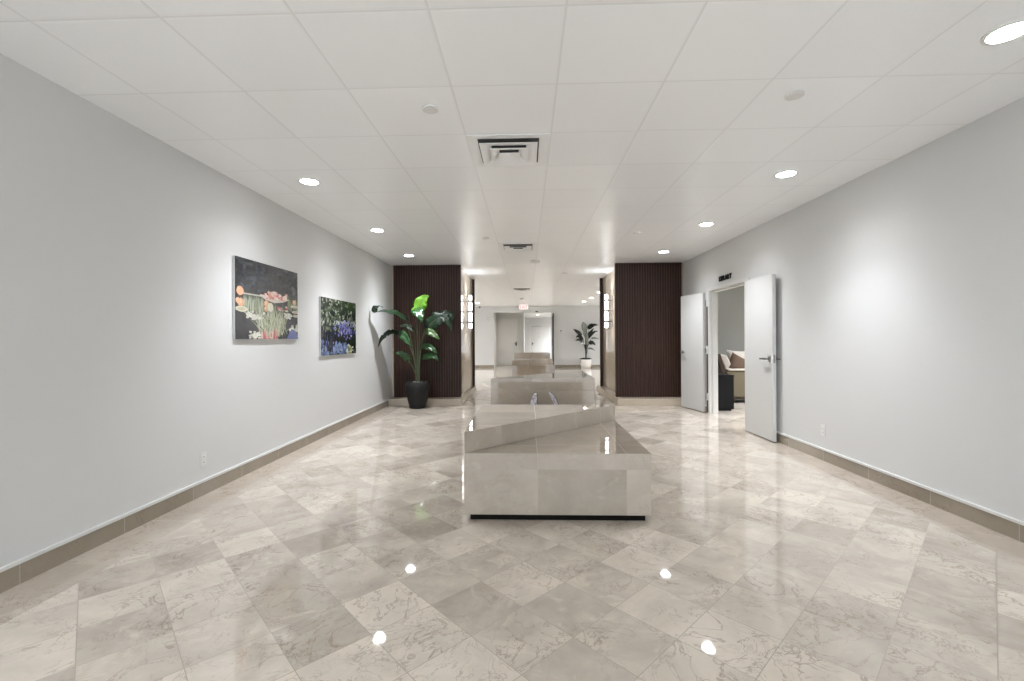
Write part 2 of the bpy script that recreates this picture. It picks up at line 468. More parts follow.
b = MB(); b.box((LXL, LY1-.016, 0), (AX0, LY1, .11)); b.box((OX1+.14, LY1-.016, 0), (LXR, LY1, .11))
struct(b.build('baseboard_back', M['base']), 'brown marble skirting along the far lobby wall', 'baseboard')
# alcove
w = MB(); w.box((AX0-.1, LY1+.12, 0), (AX0, 21.650, 2.56)); w.box((AX0, 21.600, 0), (AX1, 21.680, 2.56))
w.box((AX0, LY1+.12, 2.52), (AX1, 21.650, 2.56))
struct(w.build('wall_alcove', plain('alcove_paint', (.60, .58, .535), .5)), 'beige recess around the closed beige door', 'wall')
d = struct(MB().box((-1.385, 21.560, .012), (-.435, 21.598, 2.2)).build('door_3', M['beigedoor'], bevel=.003), 'closed beige door in the recess left of the corridor opening', 'door')
f = MB(); f.box((-1.435, 21.575, 0), (-1.388, 21.600, 2.25)); f.box((-.432, 21.575, 0), (-.382, 21.600, 2.25)); f.box((-1.388, 21.575, 2.205), (-.432, 21.600, 2.25))
struct(f.build('trim_2', M['beigedoor']), 'beige frame around the closed door in the recess', 'door frame')
hd = MB(); hd.box((-.53, 21.535, .94), (-.46, 21.560, 1.12)); hd.tube([(-.495, 21.540, 1.03), (-.495, 21.500, 1.03), (-.60, 21.500, 1.03)], .012)
tag(hd.build('handle', M['darksteel'], d), 'dark handle')
# far corridor
w = MB(); w.box((OX0, 25.0, 0), (2.6, 25.12, 2.5)); w.box((2.5, LY1+.12, 0), (2.6, 25.0, 2.5)); w.box((OX1, LY1+.12, 0), (2.5, LY1+.2, 2.5))
struct(w.build('wall_corridor', M['paint']), 'white wall at the end of the far corridor', 'wall')
struct(MB().box((OX0, LY1+.12, 2.44), (2.6, 25.1, 2.5)).build('ceiling_corridor', M['white']), 'white ceiling of the far corridor', 'ceiling')
d = struct(MB().box((.24, 24.95, .01), (1.24, 24.99, 2.0)).build('door_4', M['doorwhite'], bevel=.003), 'white door at the end of the far corridor', 'door')
f = MB(); f.box((.16, 24.965, 0), (.235, 25, 2.07)); f.box((1.245, 24.965, 0), (1.32, 25, 2.07)); f.box((.235, 24.965, 2.005), (1.245, 25, 2.07))
struct(f.build('trim_3', M['white']), 'white frame of the corridor end door', 'door frame')
hd = MB(); hd.box((.29, 24.93, .93), (.34, 24.95, 1.07)); hd.tube([(.315, 24.94, 1.0), (.315, 24.89, 1.0), (.42, 24.89, 1.0)], .013)
tag(hd.build('handle', M['darksteel'], d), 'dark handle')
MB().box((.3, 24.90, 1.93), (.85, 24.95, 1.985)).build('door_closer', M['greyplastic'], d)
v = MB()
for z in (1.58, 1.38): v.box((.66, 24.944, z-.03), (.74, 24.951, z+.03))
v.build('peephole', M['greyplastic'], d)
# dark glazed leaf standing open at the corridor mouth
d = struct(MB().box((1.13, 19.260, .02), (1.175, 19.320, 2.36)).box((1.13, 19.800, .02), (1.175, 19.870, 2.36)).box((1.13, 19.320, .02), (1.175, 19.800, .26)).box((1.13, 19.320, 2.26), (1.175, 19.800, 2.36))
           .build('door_5', M['darksteel'], bevel=.003), 'narrow dark framed glass door standing open at the corridor mouth', 'door')
d.rotation_euler = (0, 0, 0)
MB().box((1.145, 19.320, .26), (1.16, 19.800, 2.26)).build('pane', M['glass'], d)
hd = MB().tube([(1.13, 19.300, .95), (1.085, 19.300, .95), (1.085, 19.300, 1.25), (1.13, 19.300, 1.25)], .011)
hd.build('handle', M['steel'], d)

# ------------------------------------------------------------------ library room
w = MB()
w.box((XR+.12, 10.5, 0), (7.1, 10.6, 2.6)); w.box((7.1, 4.6, 0), (7.2, 10.6, 2.6)); w.box((XR+.12, 4.6, 0), (7.1, 4.7, 2.6))
struct(w.build('wall_library', M['libwall']), 'grey green wall inside the library behind the armchair', 'wall')
struct(MB().box((XR+.12, 4.6, 2.6), (7.2, 10.6, 2.7)).build('ceiling_library', M['white']), 'white ceiling inside the library', 'ceiling')

# double doors
def door_leaf(name, hinge, ang, label, knob_s):
    """leaf built along +Y from its hinge edge at the origin, thickness toward -X"""
    Wd, T = .665, .042
    o = MB().box((-T, 0, .012), (0, Wd, 2.02)).build(name, M['doorwhite'], bevel=.003)
    o.location = hinge; o.rotation_euler = (0, 0, ang); o['_w'] = [0, 0, 0]
    struct(o, label, 'door')
    yk = Wd-.065
    for s, x in ((-1, -T), (1, 0)):
        k = MB()
        k.box((min(x, x+s*.008), yk-.026, .975), (max(x, x+s*.008), yk+.026, 1.035))
        k.tube([(x, yk, 1.005), (x+s*.05, yk, 1.005)], .011)
        k.tube([(x+s*.045, yk+.006, 1.005), (x+s*.05, yk-.05, 1.006), (x+s*.048, yk-.13, 1.003)], [.014, .013, .010])
        tag(k.build('handle', M['steel'], o), 'brushed steel lever handle')
    MB().box((-T*.5-.01, Wd-.001, .96), (-T*.5+.01, Wd+.0015, 1.05)).build('latch_plate', M['steel'], o)
    for z in (.28, 1.06, 1.85):
        MB().lathe([(.009, -.05), (.009, .05)], (.006, -.004, z), 12).build('hinge', M['steel'], o)
    return o
# far leaf: swings back toward the pillar; near leaf: flat against the wall, mirrored in y
door_leaf('door_1', (3.018, DY1+.13, 0), R(13), 'white door leaf swung back beside the slatted pillar', 1)
def near_leaf():
    Wd, T = .685, .042
    o = MB().box((0, -Wd, .012), (T, 0, 2.02)).build('door_2', M['doorwhite'], bevel=.003)
    o.location = (2.936, DY0-.105, 0); o['_w'] = [0, 0, 0]; o.rotation_euler = (0, 0, R(.4))
    struct(o, 'white door leaf folded flat against the wall nearest the camera, lever handle showing', 'door')
    yk = -Wd+.07
    k = MB(); k.box((-.008, yk-.026, .965), (0, yk+.026, 1.04)); k.tube([(0, yk, 1.0), (-.05, yk, 1.0)], .011)
    k.tube([(-.045, yk-.006, 1.0), (-.05, yk+.05, 1.001), (-.048, yk+.13, .997)], [.014, .013, .010])
    tag(k.build('handle', M['steel'], o), 'brushed steel lever handle')
    k = MB(); k.box((T, yk-.026, .965), (T+.008, yk+.026, 1.04)); k.tube([(T, yk, 1.0), (T+.025, yk, 1.0)], .011)
    k.tube([(T+.025, yk-.006, 1.0), (T+.027, yk-.05, 1.0), (T+.026, yk-.1, .998)], [.010, .010, .007])
    tag(k.build('handle', M['steel'], o), 'brushed steel lever handle')
    MB().box((T*.5-.011, -Wd-.0015, .955), (T*.5+.011, -Wd+.001, 1.05)).build('latch_plate', M['steel'], o)
    for z in (.28, 1.06, 1.85):
        MB().lathe([(.009, -.05), (.009, .05)], (T+.02, .008, z), 12).build('hinge', M['steel'], o)
    return o
near_leaf()

# library lettering
def text_mesh(ch, size, depth):
    cu = bpy.data.curves.new('txt', 'FONT'); cu.body = ch; cu.size = size; cu.extrude = depth; cu.offset = .0022*size/.1
    ob = bpy.data.objects.new('txt', cu); COL.objects.link(ob)
    dg = bpy.context.evaluated_depsgraph_get(); dg.update()
    me = bpy.data.meshes.new_from_object(ob.evaluated_get(dg))
    bpy.data.objects.remove(ob); bpy.data.curves.remove(cu)
    return me
def lettering(parent, word, size, depth, mat, frame, gap, total=None):
    """frame maps (x along the word, y up, z out) to the parent's space"""
    ms = [text_mesh(ch, size, depth) for ch in word]
    x = 0; place = []
    for me in ms:
        xs = [v.co.x for v in me.vertices]; place.append(x-min(xs)); x += max(xs)-min(xs)+gap
    k = (total/(x-gap)) if total else 1
    for me, ox in zip(ms, place):
        for v in me.vertices: v.co = frame((v.co.x+ox)*k - (x-gap)*k/2, v.co.y, v.co.z)
        me.materials.clear(); me.materials.append(mat)
        o = bpy.data.objects.new('letter', me); COL.objects.link(o); o.parent = parent
sg = empty('library_sign', (XR-.001, 6.95, 2.14), 'black raised letters spelling LIBRARY above the open doorway', 'sign')
lettering(sg, 'LIBRARY', .108, .006, M['black'], lambda a, b_, c_: (-.008-c_, -a, b_), .008, .43)

# black side table and armchair in the library
tb = empty('side_table', (3.375, 8.12, 0), 'black cube side table seen through the library doorway', 'table')
MB().box((3.19, 7.87, .03), (3.56, 8.32, .585)).build('body', M['black'], tb, bevel=.006)
MB().box((3.185, 7.865, .588), (3.565, 8.325, .615)).build('top', M['black'], tb, bevel=.006)
MB().box((3.22, 7.9, 0), (3.53, 8.29, .03)).build('base', M['black'], tb)

ac = empty('armchair', (4.2, 9.2, 0), 'cream and olive armchair behind the black cube table in the library', 'armchair')
Y0, Y1 = 8.80, 9.75
a = MB()
a.prismY([(3.90, .12), (4.95, .12), (4.95, .62), (3.84, .62)], Y0, Y0+.16)
tag(a.build('arm', M['sofadark'], ac, bevel=.02, bseg=3), 'olive outer side')
MB().prismY([(3.88, .622), (4.95, .622), (4.95, .655), (3.86, .655)], Y0-.01, Y0+.17).build('arm_pad', M['sofa'], ac, bevel=.012)
a = MB(); a.prismY([(3.90, .12), (4.95, .12), (4.95, .62), (3.84, .62)], Y1-.16, Y1)
tag(a.build('arm', M['sofadark'], ac, bevel=.02, bseg=3), 'olive outer side')
MB().prismY([(3.88, .622), (4.95, .622), (4.95, .655), (3.86, .655)], Y1-.17, Y1+.01).build('arm_pad', M['sofa'], ac, bevel=.012)
MB().box((4.0, Y0+.165, .16), (4.93, Y1-.165, .40)).build('seat_frame', M['sofadark'], ac, bevel=.01)
MB().box((4.08, Y0+.17, .405), (4.96, Y1-.17, .54)).build('seat_cushion', M['sofa'], ac, bevel=.04, bseg=3)
bk = MB(); bk.prismY([(3.82, .36), (3.92, .36), (3.74, .95), (3.66, .95)], Y0+.02, Y1-.02)
tag(bk.build('back_shell', M['brownwood'], ac, bevel=.01), 'dark slanted back shell')
bk = MB(); bk.prismY([(3.93, .545), (4.10, .545), (3.93, .93), (3.76, .93)], Y0+.17, Y1-.17)
bk.build('back_cushion', M['sofa'], ac, bevel=.04, bseg=3)
MB().box((3.92, Y0+.03, .07), (4.92, Y1-.03, .118)).build('base_rail', M['brownwood'], ac)
for x in (3.95, 4.84):
    for y in (Y0+.05, Y1-.11): MB().box((x, y, 0), (x+.06, y+.06, .068)).build('leg', M['brownwood'], ac)

def cushion(name, size, mat, parent=None):
    """square pillow, plump in the middle, in its own frame (x,z plane)"""
    n = 14; w = size/2; vs = []; fs = []
    for side in (1, -1):
        for i in range(n+1):
            for j in range(n+1):
                u, v = -1+2*i/n, -1+2*j/n
                pinch = 1-.10*(1-abs(u)**2)*abs(v)**6; pinch2 = 1-.10*(1-abs(v)**2)*abs(u)**6
                th = .075*((1-u**4)*(1-v**4))**.55
                vs.append((u*w*pinch2, side*th, v*w*pinch))
    k = (n+1)**2
    for s in (0, 1):
        for i in range(n):
            for j in range(n):
                q = [s*k+i*(n+1)+j, s*k+(i+1)*(n+1)+j, s*k+(i+1)*(n+1)+j+1, s*k+i*(n+1)+j+1]
                fs.append(q if s else q[::-1])
    m = MB().add(vs, fs, 0, True)
    return m.build(name, mat, parent)
p = cushion('pillow', .36, M['pillow']); p.location = (4.16, 9.06, .74); p.rotation_euler = (R(-10), R(28), R(12))
tag(p, 'brown throw pillow leaning on the library armchair back', 'pillow')
p = cushion('pillow', .46, M['sofa']); p.location = (4.30, 9.33, .78); p.rotation_euler = (R(-12), R(4), R(6))
tag(p, 'pale cream throw pillow behind the brown one on the library armchair', 'pillow')

# ------------------------------------------------------------------ marble benches
def bench(y0, kind, x0, x1, label):
    o = empty('marble_bench', ((x0+x1)/2, y0+.65, 0), label, 'bench', 'marble benches down the middle of the hall')
    y1 = y0+1.28
    if kind == 'low':
        MB().box((x0, y0, .047), (x1, y1, .470)).build('seat_block', M['block'], o, bevel=.003)
        MB().prism([(x0, y0+.001), (x1, y1-.015), (x1, y1), (x0, y1)], .4705, .617).build('raised_block', M['block'], o, bevel=.002)
    else:
        MB().box((x0, y0, .047), (x1, y1, .623)).build('seat_block', M['block'], o, bevel=.003)
        MB().prism([(x0, y0), (x1, y0), (x1, y1-.001), (x1-.015, y1-.001)], .6235, .774).build('raised_block', M['block'], o, bevel=.002)
        tag(MB().box((x0+.01, y0-.33, .047), (x1-.01, y0-.001, .450)).build('ledge', M['block'], o, bevel=.003), 'low marble ledge')
    yk = y0 if kind == 'low' else y0-.33
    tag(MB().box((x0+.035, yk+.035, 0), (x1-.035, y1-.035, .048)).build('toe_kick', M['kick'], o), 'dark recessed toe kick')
    return o
bench(3.10, 'low', -.433, .846, 'large beige marble bench with a raised diagonal block, nearest the camera')
bench(5.57, 'high', -.447, .834, 'taller beige marble bench right behind the nearest bench')
bench(13.46, 'low', -.433, .846, 'low marble bench in the lobby between the pillars and the far wall')
bench(15.97, 'high', -.447, .834, 'farthest marble bench, its top just showing before the corridor')

# two veined ornaments leaning together on the ledge
def ornament(pts, y, label):
    o = MB().prismY(pts, y, y+.06).build('stone_ornament', M['veined'], bevel=.006)
    tag(o, label, 'ornament', 'veined ornaments on the bench ledge')
    cx = sum(p[0] for p in pts)/len(pts); cz = sum(p[1] for p in pts)/len(pts)
    n = len(pts); m = MB()
    m.tube([(x+(x-cx)*.02, y, z+(z-cz)*.02) for x, z in pts[:-1]], .0045, 8)
    tag(m.build('rim', M['darksteel'], o), 'dark rim')
    return o
ornament([(.030, .451), (.130, .451), (.121, .613), (.096, .620), (.052, .548)], 5.36, 'white and mauve veined ornament leaning right, left of the pair')
ornament([(.335, .451), (.388, .451), (.334, .576), (.286, .622), (.260, .618)], 5.36, 'white and mauve veined ornament leaning left, right of the pair')

# ------------------------------------------------------------------ pictures
def picture(y0, y1, z0, z1, shapes, label):
    """panel on the left wall; shapes in u (far->?), v: list of (color, [(u,v)...])"""
    T = .024
    o = MB().box((XL+.002, y0, z0), (XL+T, y1, z1)).build('picture', M['edge'], bevel=.0015)
    tag(o, label, 'picture', 'garden pictures on the left wall')
    me_v, me_f, cols = [], [], []
    for k, (col, pts) in enumerate(shapes):
        x = XL+T+.0004+.000004*k
        b = len(me_v)
        for u, v in pts:
            u = min(1, max(0, u)); v = min(1, max(0, v))
            me_v.append((x, y0+(y1-y0)*u, z0+(z1-z0)*v))
        me_f.append(list(range(b, b+len(pts)))); cols.append(col)
    me = bpy.data.meshes.new('printed_image'); me.from_pydata(me_v, [], me_f)
    ca = me.color_attributes.new('Col', 'FLOAT_COLOR', 'CORNER')
    for p_, col in zip(me.polygons, cols):
        for li in p_.loop_indices: ca.data[li].color = (*col, 1)
    me.materials.append(M['print'])
    im = bpy.data.objects.new('printed_image', me); COL.objects.link(im); im.parent = o
    return o
def s2l(r, g, b): return tuple(.62*(((q/255)/12.92 if q/255 <= .04045 else ((q/255+.055)/1.055)**2.4)) for q in (r, g, b))
def blob(rg, cx, cy, rx, ry, col, n=12, j=.25):
    ph = rg.random()*6
    return (s2l(*col), [(cx+rx*math.cos(ph+2*math.pi*k/n)*(1+rg.uniform(-j, j)), cy+ry*math.sin(ph+2*math.pi*k/n)*(1+rg.uniform(-j, j))) for k in range(n)])
def blade(x0, y0, x1, y1, wd, col):
    return (s2l(*col), [(x0-wd, y0), (x0+wd, y0), (x0*.4+x1*.6+wd*.8, y0*.4+y1*.6), (x1, y1), (x0*.4+x1*.6-wd*.5, y0*.4+y1*.6)])
def jit(rg, c, a): 
    d = rg.uniform(-a, a); return tuple(max(0, min(255, q+d)) for q in c)

def pond_picture():
    rg = random.Random(5); S_ = [(s2l(22, 24, 28), [(0,0),(1,0),(1,1),(0,1)])]
    for _ in range(330):
        S_.append(blob(rg, rg.random(), rg.uniform(.62, 1), rg.uniform(.01, .05), rg.uniform(.01, .04), jit(rg, (58, 62, 68), 30), 7, .45))
    for _ in range(50):
        S_.append(blob(rg, rg.uniform(.4, 1), rg.uniform(.55, .9), rg.uniform(.004, .02), rg.uniform(.01, .03), jit(rg, (62, 66, 58), 30), 6, .5))
    for _ in range(40):
        S_.append(blob(rg, rg.random(), rg.uniform(0, .45), rg.uniform(.05, .14), rg.uniform(.015, .05), jit(rg, (34, 34, 42), 10), 9, .3))
    for _ in range(90):     # pale reeds, upper left and right
        x = rg.uniform(.11, .40); S_.append(blade(x, rg.uniform(.32, .42), x+rg.uniform(-.02, .02), rg.uniform(.5, .60), .006, jit(rg, (160, 166, 142), 35)))
    for _ in range(40):
        x = rg.uniform(.80, .98); S_.append(blade(x, rg.uniform(.40, .48), x+rg.uniform(-.02, .02), rg.uniform(.55, .68), .006, jit(rg, (134, 142, 108), 30)))
    S_.append((s2l(196, 196, 180), [(.09, .555), (.38, .555), (.36, .572), (.11, .574)]))
    # a low pale basin heaped with coral blooms
    S_.append((s2l(222, 205, 190), [(.33, .585), (.42, .525), (.57, .495), (.72, .52), (.84, .57), (.7, .585), (.5, .59)]))
    for _ in range(46):
        S_.append(blob(rg, rg.uniform(.42, .78), rg.uniform(.55, .635), rg.uniform(.014, .03), rg.uniform(.016, .03), jit(rg, rg.choice([(226, 158, 144), (214, 132, 124), (238, 202, 188), (242, 224, 210)]), 18), 9, .2))
    for _ in range(12):
        S_.append(blob(rg, rg.uniform(.62, .82), rg.uniform(.40, .46), rg.uniform(.02, .04), rg.uniform(.008, .018), jit(rg, rg.choice([(190, 110, 104), (222, 200, 186)]), 18), 8, .3))
    for x, y, r in ((.06, .59, .048), (.05, .60, .03), (.07, .45, .045), (.03, .47, .03), (.44, .47, .042), (.43, .40, .03), (.93, .545, .03)):
        S_.append(blob(rg, x, y, r, r*1.2, jit(rg, (228, 172, 134), 16), 14, .06))
        S_.append(blob(rg, x-.008, y+.012, r*.55, r*.6, (242, 206, 172), 12, .06))
    for x, y, rx, ry in ((.08, .37, .085, .035), (.95, .40, .07, .02), (.93, .48, .07, .02), (.96, .345, .06, .02)):
        S_.append(blob(rg, x, y, rx, ry, (218, 214, 190), 16, .08)); S_.append(blob(rg, x, y, rx*.6, ry*.5, (196, 190, 160), 12, .1))
    for _ in range(230):    # central fan of reeds
        x = rg.gauss(.53, .085); t_ = rg.uniform(-.22, .24)
        S_.append(blade(x, rg.uniform(.03, .16), x+t_, rg.uniform(.30, .52)-abs(t_)*.5, .006, jit(rg, rg.choice([(182, 186, 156), (150, 158, 120), (206, 206, 184)]), 24)))
    S_.append(blob(rg, .50, .43, .05, .06, (226, 222, 196), 14, .06))
    for cx, cy, rx, ry in ((.25, .29, .12, .045), (.80, .33, .08, .04), (.92, .15, .12, .06), (.28, .05, .10, .04)):
        for _ in range(34):
            S_.append(blob(rg, cx+rg.gauss(0, rx*.45), cy+rg.gauss(0, ry*.5), .022, .016, jit(rg, (226, 224, 208), 20), 7, .3))
    S_.append((s2l(112, 120, 170), [(.78, 0), (.83, .10), (.88, .15), (.95, .12), (1, .02), (1, 0)]))
    for _ in range(28):
        x = rg.uniform(.36, .62); S_.append(blade(x, 0, x+rg.uniform(-.04, .04), rg.uniform(.06, .16), .014, jit(rg, rg.choice([(214, 148, 138), (230, 190, 178), (190, 110, 104)]), 16)))
    return S_
def iris_picture():
    rg = random.Random(11); S_ = [(s2l(18, 22, 24), [(0,0),(1,0),(1,1),(0,1)])]
    for _ in range(430):
        x, y = rg.random(), rg.uniform(.42, 1)
        if .56 < x < .64 and y > .75: continue
        if x > .6 and y > .7 and rg.random() < .72: continue
        S_.append(blob(rg, x, y, rg.uniform(.008, .026), rg.uniform(.012, .038), jit(rg, rg.choice([(124, 134, 112), (86, 98, 78), (168, 174, 154), (44, 54, 44)]), 20), 7, .4))
    for _ in range(60):
        S_.append(blob(rg, rg.uniform(.3, 1), rg.uniform(.5, .62), .016, .02, jit(rg, (190, 196, 186), 24), 7, .4))
    S_.append((s2l(14, 16, 18), [(.3, .2), (1, .2), (1, .36), (.8, .40), (.4, .40)]))
    for _ in range(190):
        x, y = rg.gauss(.68, .12), rg.gauss(.45, .065)
        S_.append(blob(rg, x, y, rg.uniform(.008, .022), rg.uniform(.014, .035), jit(rg, rg.choice([(96, 94, 168), (124, 122, 198), (66, 66, 134), (170, 170, 218)]), 20), 7, .35))
    for _ in range(130):
        x = rg.uniform(0, .75); S_.append(blob(rg, x, rg.uniform(0, .25)*(1-.4*x), rg.uniform(.015, .05), rg.uniform(.015, .05), jit(rg, rg.choice([(118, 136, 178), (150, 168, 204), (84, 100, 142)]), 16), 8, .35))
    for _ in range(30):
        x = rg.uniform(.05, .32); S_.append(blade(x, rg.uniform(.05, .2), x+rg.uniform(-.05, .05), rg.uniform(.3, .52), .012, jit(rg, rg.choice([(20, 24, 36), (60, 66, 130), (26, 30, 30)]), 8)))
    for _ in range(22):
        x, y = rg.gauss(.82, .06), rg.gauss(.08, .04)
        S_.append(blob(rg, x, y, .03, .03, jit(rg, rg.choice([(206, 210, 164), (226, 228, 208), (150, 160, 110)]), 14), 8, .3))
    for _ in range(16):
        S_.append(blob(rg, rg.uniform(.88, 1), rg.uniform(.02, .2), .03, .025, jit(rg, (20, 26, 26), 8), 8, .3))
    return S_
picture(3.98, 5.09, 1.27, 2.024, pond_picture(), 'picture of a dark pond with coral blooms and pale reeds, nearer the camera')
picture(5.675, 6.853, 1.055, 1.815, iris_picture(), 'picture of blue violet flowers by water, nearer the plant')

# ------------------------------------------------------------------ outlets, covers, vents
def outlet(x, s, y, z, label):
    o = MB().box((min(x, x+s*.006), y-.036, z-.058), (max(x, x+s*.006), y+.036, z+.058)).build('wall_outlet', M['outlet'], bevel=.002)
    tag(o, label, 'outlet', 'wall outlets')
    for dz in (-.022, .022):
        MB().box((min(x+s*.006, x+s*.009), y-.017, z+dz-.015), (max(x+s*.006, x+s*.009), y+.017, z+dz+.015)).build('socket', M['plastic'], o, bevel=.002)
        k = MB()
        for dy in (-.007, .007): k.box((min(x+s*.009, x+s*.0095), y+dy-.0015, z+dz-.005), (max(x+s*.009, x+s*.0095), y+dy+.0015, z+dz+.007))
        k.build('slot', M['black'], o)
    return o
outlet(XL, 1, 3.60, .285, 'white power outlet low on the left wall below the pond picture')
outlet(XR, -1, 4.71, .305, 'white power outlet low on the right wall near the open door leaf')

def cover(x, y, r, label, drop=.012):
    m = MB().lathe([(r, -drop), (r, -drop*.35), (r*.93, -drop*.2), (r*.9, 0)], (x, y, H), 32, smooth=False)
    o = m.build('sprinkler_cover', M['cover']); tag(o, label, 'sprinkler cover', 'round ceiling covers')
    MB().lathe([(r*.55, -drop-.002), (r*.6, -drop)], (x, y, H), 24, smooth=False).build('cap', M['cover'], o)
    return o
cover(-.597, 2.82, .05, 'round sprinkler cover on the ceiling above left of the nearest vent')
cover(1.61, 2.75, .052, 'round sprinkler cover on the ceiling right of the nearest vent')
cover(-.575, 6.47, .05, 'small round cover left of the second ceiling vent')
cover(1.53, 6.25, .05, 'small round cover near the right row of downlights, by the third light')
cover(.17, 8.40, .095, 'grey round detector on the ceiling just past the second vent', .035)
cover(-.10, 16.1, .13, 'grey round detector on the lobby ceiling above the exit sign', .04)
cover(.85, 10.0, .06, 'tiny round cover on the ceiling between the pillars')

def vent(x0, y0, label):
    w = .59; x1, y1 = x0+w, y0+w; cx, cy = (x0+x1)/2, (y0+y1)/2
    o = empty('ceiling_vent', (cx, cy, H), label, 'vent', 'square ceiling vents')
    def ring(ro, ri, zo, zi, th=.004):
        m = MB()
        vs = []
        for r, z in ((ro, zo), (ri, zi), (ri, zi+th), (ro, zo+th)):
            vs += [(cx-r, cy-r, z), (cx+r, cy-r, z), (cx+r, cy+r, z), (cx-r, cy+r, z)]
        fs = []
        for a in range(4):
            b = (a+1) % 4
            for k in range(4): fs.append((a*4+k, a*4+(k+1) % 4, b*4+(k+1) % 4, b*4+k))
        return m.add(vs, fs)
    ring(.295, .262, H-.008, H-.006, .006).build('frame', M['vent'], o)
    ring(.262, .225, H-.006, H-.0028, .0005).build('collar', M['vent'], o)
    tag(MB().box((cx-.262, cy-.262, H-.0022), (cx+.262, cy+.262, H-.0012)).build('duct_shade_plate', M['duct'], o), 'dark plate standing in for the shaded opening behind the louvres')  # flat dark plate stands in for the shade inside the duct
    for ro, ri, zo in ((.214, .130, -.030), (.143, .074, -.040), (.078, .001, -.048)):
        ring(ro, ri, H+zo, H+zo+.018, .003).build('louvre', M['vent'], o)
    return o
vent(-.42, 3.195, 'square ceiling vent nearest the camera, dark louvre gaps showing')
vent(-.42, 6.84, 'second square ceiling vent, halfway to the pillars')
vent(-.42, 12.90, 'farthest square ceiling vent, over the lobby')

# ------------------------------------------------------------------ downlights
def spot(x, y, z, power, size=R(131), blend=1.0, rad=.05):
    L = bpy.data.lights.new('downlight_lamp', 'SPOT'); L.energy = power; L.spot_size = size; L.spot_blend = blend
    L.shadow_soft_size = rad; L.color = (.91, .945, 1)
    o = bpy.data.objects.new('downlight_lamp', L); COL.objects.link(o); o.location = (x, y, z)
    return o
def downlight(x, y, label, power, group='recessed downlights', mat='lamp', z=H):
    o = empty('recessed_downlight', (x, y, z), label, 'ceiling light', group)
    MB().lathe([(.094, 0), (.094, -.006), (.078, -.008), (.075, -.002)], (x, y, z), 32, smooth=False, cap=False).build('trim_ring', M['plastic'], o)
    MB().lathe([(.075, -.006), (.075, -.001)], (x, y, z), 32, smooth=False).build('lens', M[mat], o)
    for k_, sz in ((.36, R(140)), (.95, R(98))):      # wide soft spill and the tighter downward beam
        s = spot(x, y, z-.02, power*k_, sz); s.parent = o; s.location = (0, 0, -.02)
    return o
P = 76
downlight(-1.98, 4.07, 'round recessed downlight before the left wall, nearest of its three', P)
downlight(-1.97, 5.92, 'round recessed downlight before the left wall, middle of its three', P)
downlight(-2.02, 7.72, 'round recessed downlight above the plant, last of the three on the left', P)
downlight(2.31, 2.23, 'large round recessed downlight at the top right corner of the photo', 13)
downlight(2.31, 4.08, 'round recessed downlight before the right wall, second from the photo edge', P)
downlight(2.30, 5.83, 'round recessed downlight before the right wall, in line with the open doors', P)
downlight(2.31, 7.65, 'round recessed downlight just before the right slatted pillar', P)
downlight(2.27, 17.75, 'small downlight on the lobby ceiling above the far plant', P*.95, mat='lampfar')
downlight(2.30, 16.05, 'small downlight on the lobby ceiling nearer the right pillar than its neighbour', P*.95, mat='lampfar')
downlight(-1.95, 18.0, 'small downlight on the lobby ceiling right of the left pillar', P*.95, mat='lampfar')
for x, ys in ((-1.95, (12.3, 14.2, 16.1)), (2.3, (12.3, 14.2)), (-4.2, (13, 16.2)), (5, (13, 16.2))):  # the outer rows are added lamps that brighten the lobby
    for y in ys: downlight(x, y, 'hidden lobby downlight, inner rows continued and outer rows added for brightness', P*.95, 'hidden lobby downlights')
for x in (-1.95, 2.31):
    for y in (.40, -1.45, -3.3): downlight(x, y, 'downlight on the hall ceiling behind the camera', 40 if x < 0 else 8, 'downlights behind the camera')
downlight(-.8, 20.5, 'unseen downlight added to brighten the beige recess, hidden by its lintel', 34, 'added recess downlight', z=2.52)  # unseen lamp, added to brighten the recess
downlight(.55, 22.0, 'small downlight on the far corridor ceiling beyond the opening', 300, mat='lampfar', z=2.44)
downlight(1.6, 24.0, 'downlight on the far corridor ceiling, out of view behind the jamb', 220, 'hidden corridor downlights', z=2.44)
downlight(5.1, 8.3, 'unseen downlight added to light the library above the armchair', 240, 'added library downlights', z=2.6)  # both library lamps are unseen and added to light the room
downlight(4.6, 6.2, 'unseen downlight added to light the library near its door', 300, 'added library downlights', z=2.6)

# ------------------------------------------------------------------ small things on the far wall
ex = empty('exit_sign', (-.11, 18.7, 2.50), 'lit white exit sign with red letters hanging before the corridor', 'sign')
MB().box((-.29, 18.68, 2.485), (.07, 18.73, 2.69)).build('case', M['signface'], ex, bevel=.006)
MB().box((-.17, 18.69, 2.69), (-.05, 18.72, H)).build('mount', M['plastic'], ex)
lettering(ex, 'EXIT', .165, .003, M['red'], lambda a, b_, c_: (a, -.024-c_, b_+.028), .016, .30)

cm = empty('dome_camera', (-2.05, 19.8, H), 'small black dome camera at the lobby ceiling beside the left pillar', 'camera')
MB().lathe([(.05, -.02), (.05, 0)], (-2.05, 19.8, H), 20, smooth=False).build('base', M['plastic'], cm)
MB().lathe([(.004, -.075), (.025, -.068), (.04, -.045), (.043, -.02)], (-2.05, 19.8, H), 20).build('dome', M['black'], cm)
st = empty('alarm_strobe', (-1.68, LY1, 2.1), 'small grey alarm strobe on the far wall left of the beige door', 'alarm')
MB().box((-1.72, LY1-.03, 2.09), (-1.64, LY1, 2.22)).build('body', M['greyplastic'], st, bevel=.004)
MB().box((-1.70, LY1-.05, 2.13), (-1.66, LY1-.03, 2.18)).build('lens', M['plastic'], st, bevel=.004)
sn = empty('door_sensor', (.46, LY1, 2.47), 'tiny dark sensor above the corridor opening', 'sensor')
MB().box((.40, LY1-.04, 2.44), (.52, LY1, 2.49)).build('body', M['darksteel'], sn, bevel=.006)
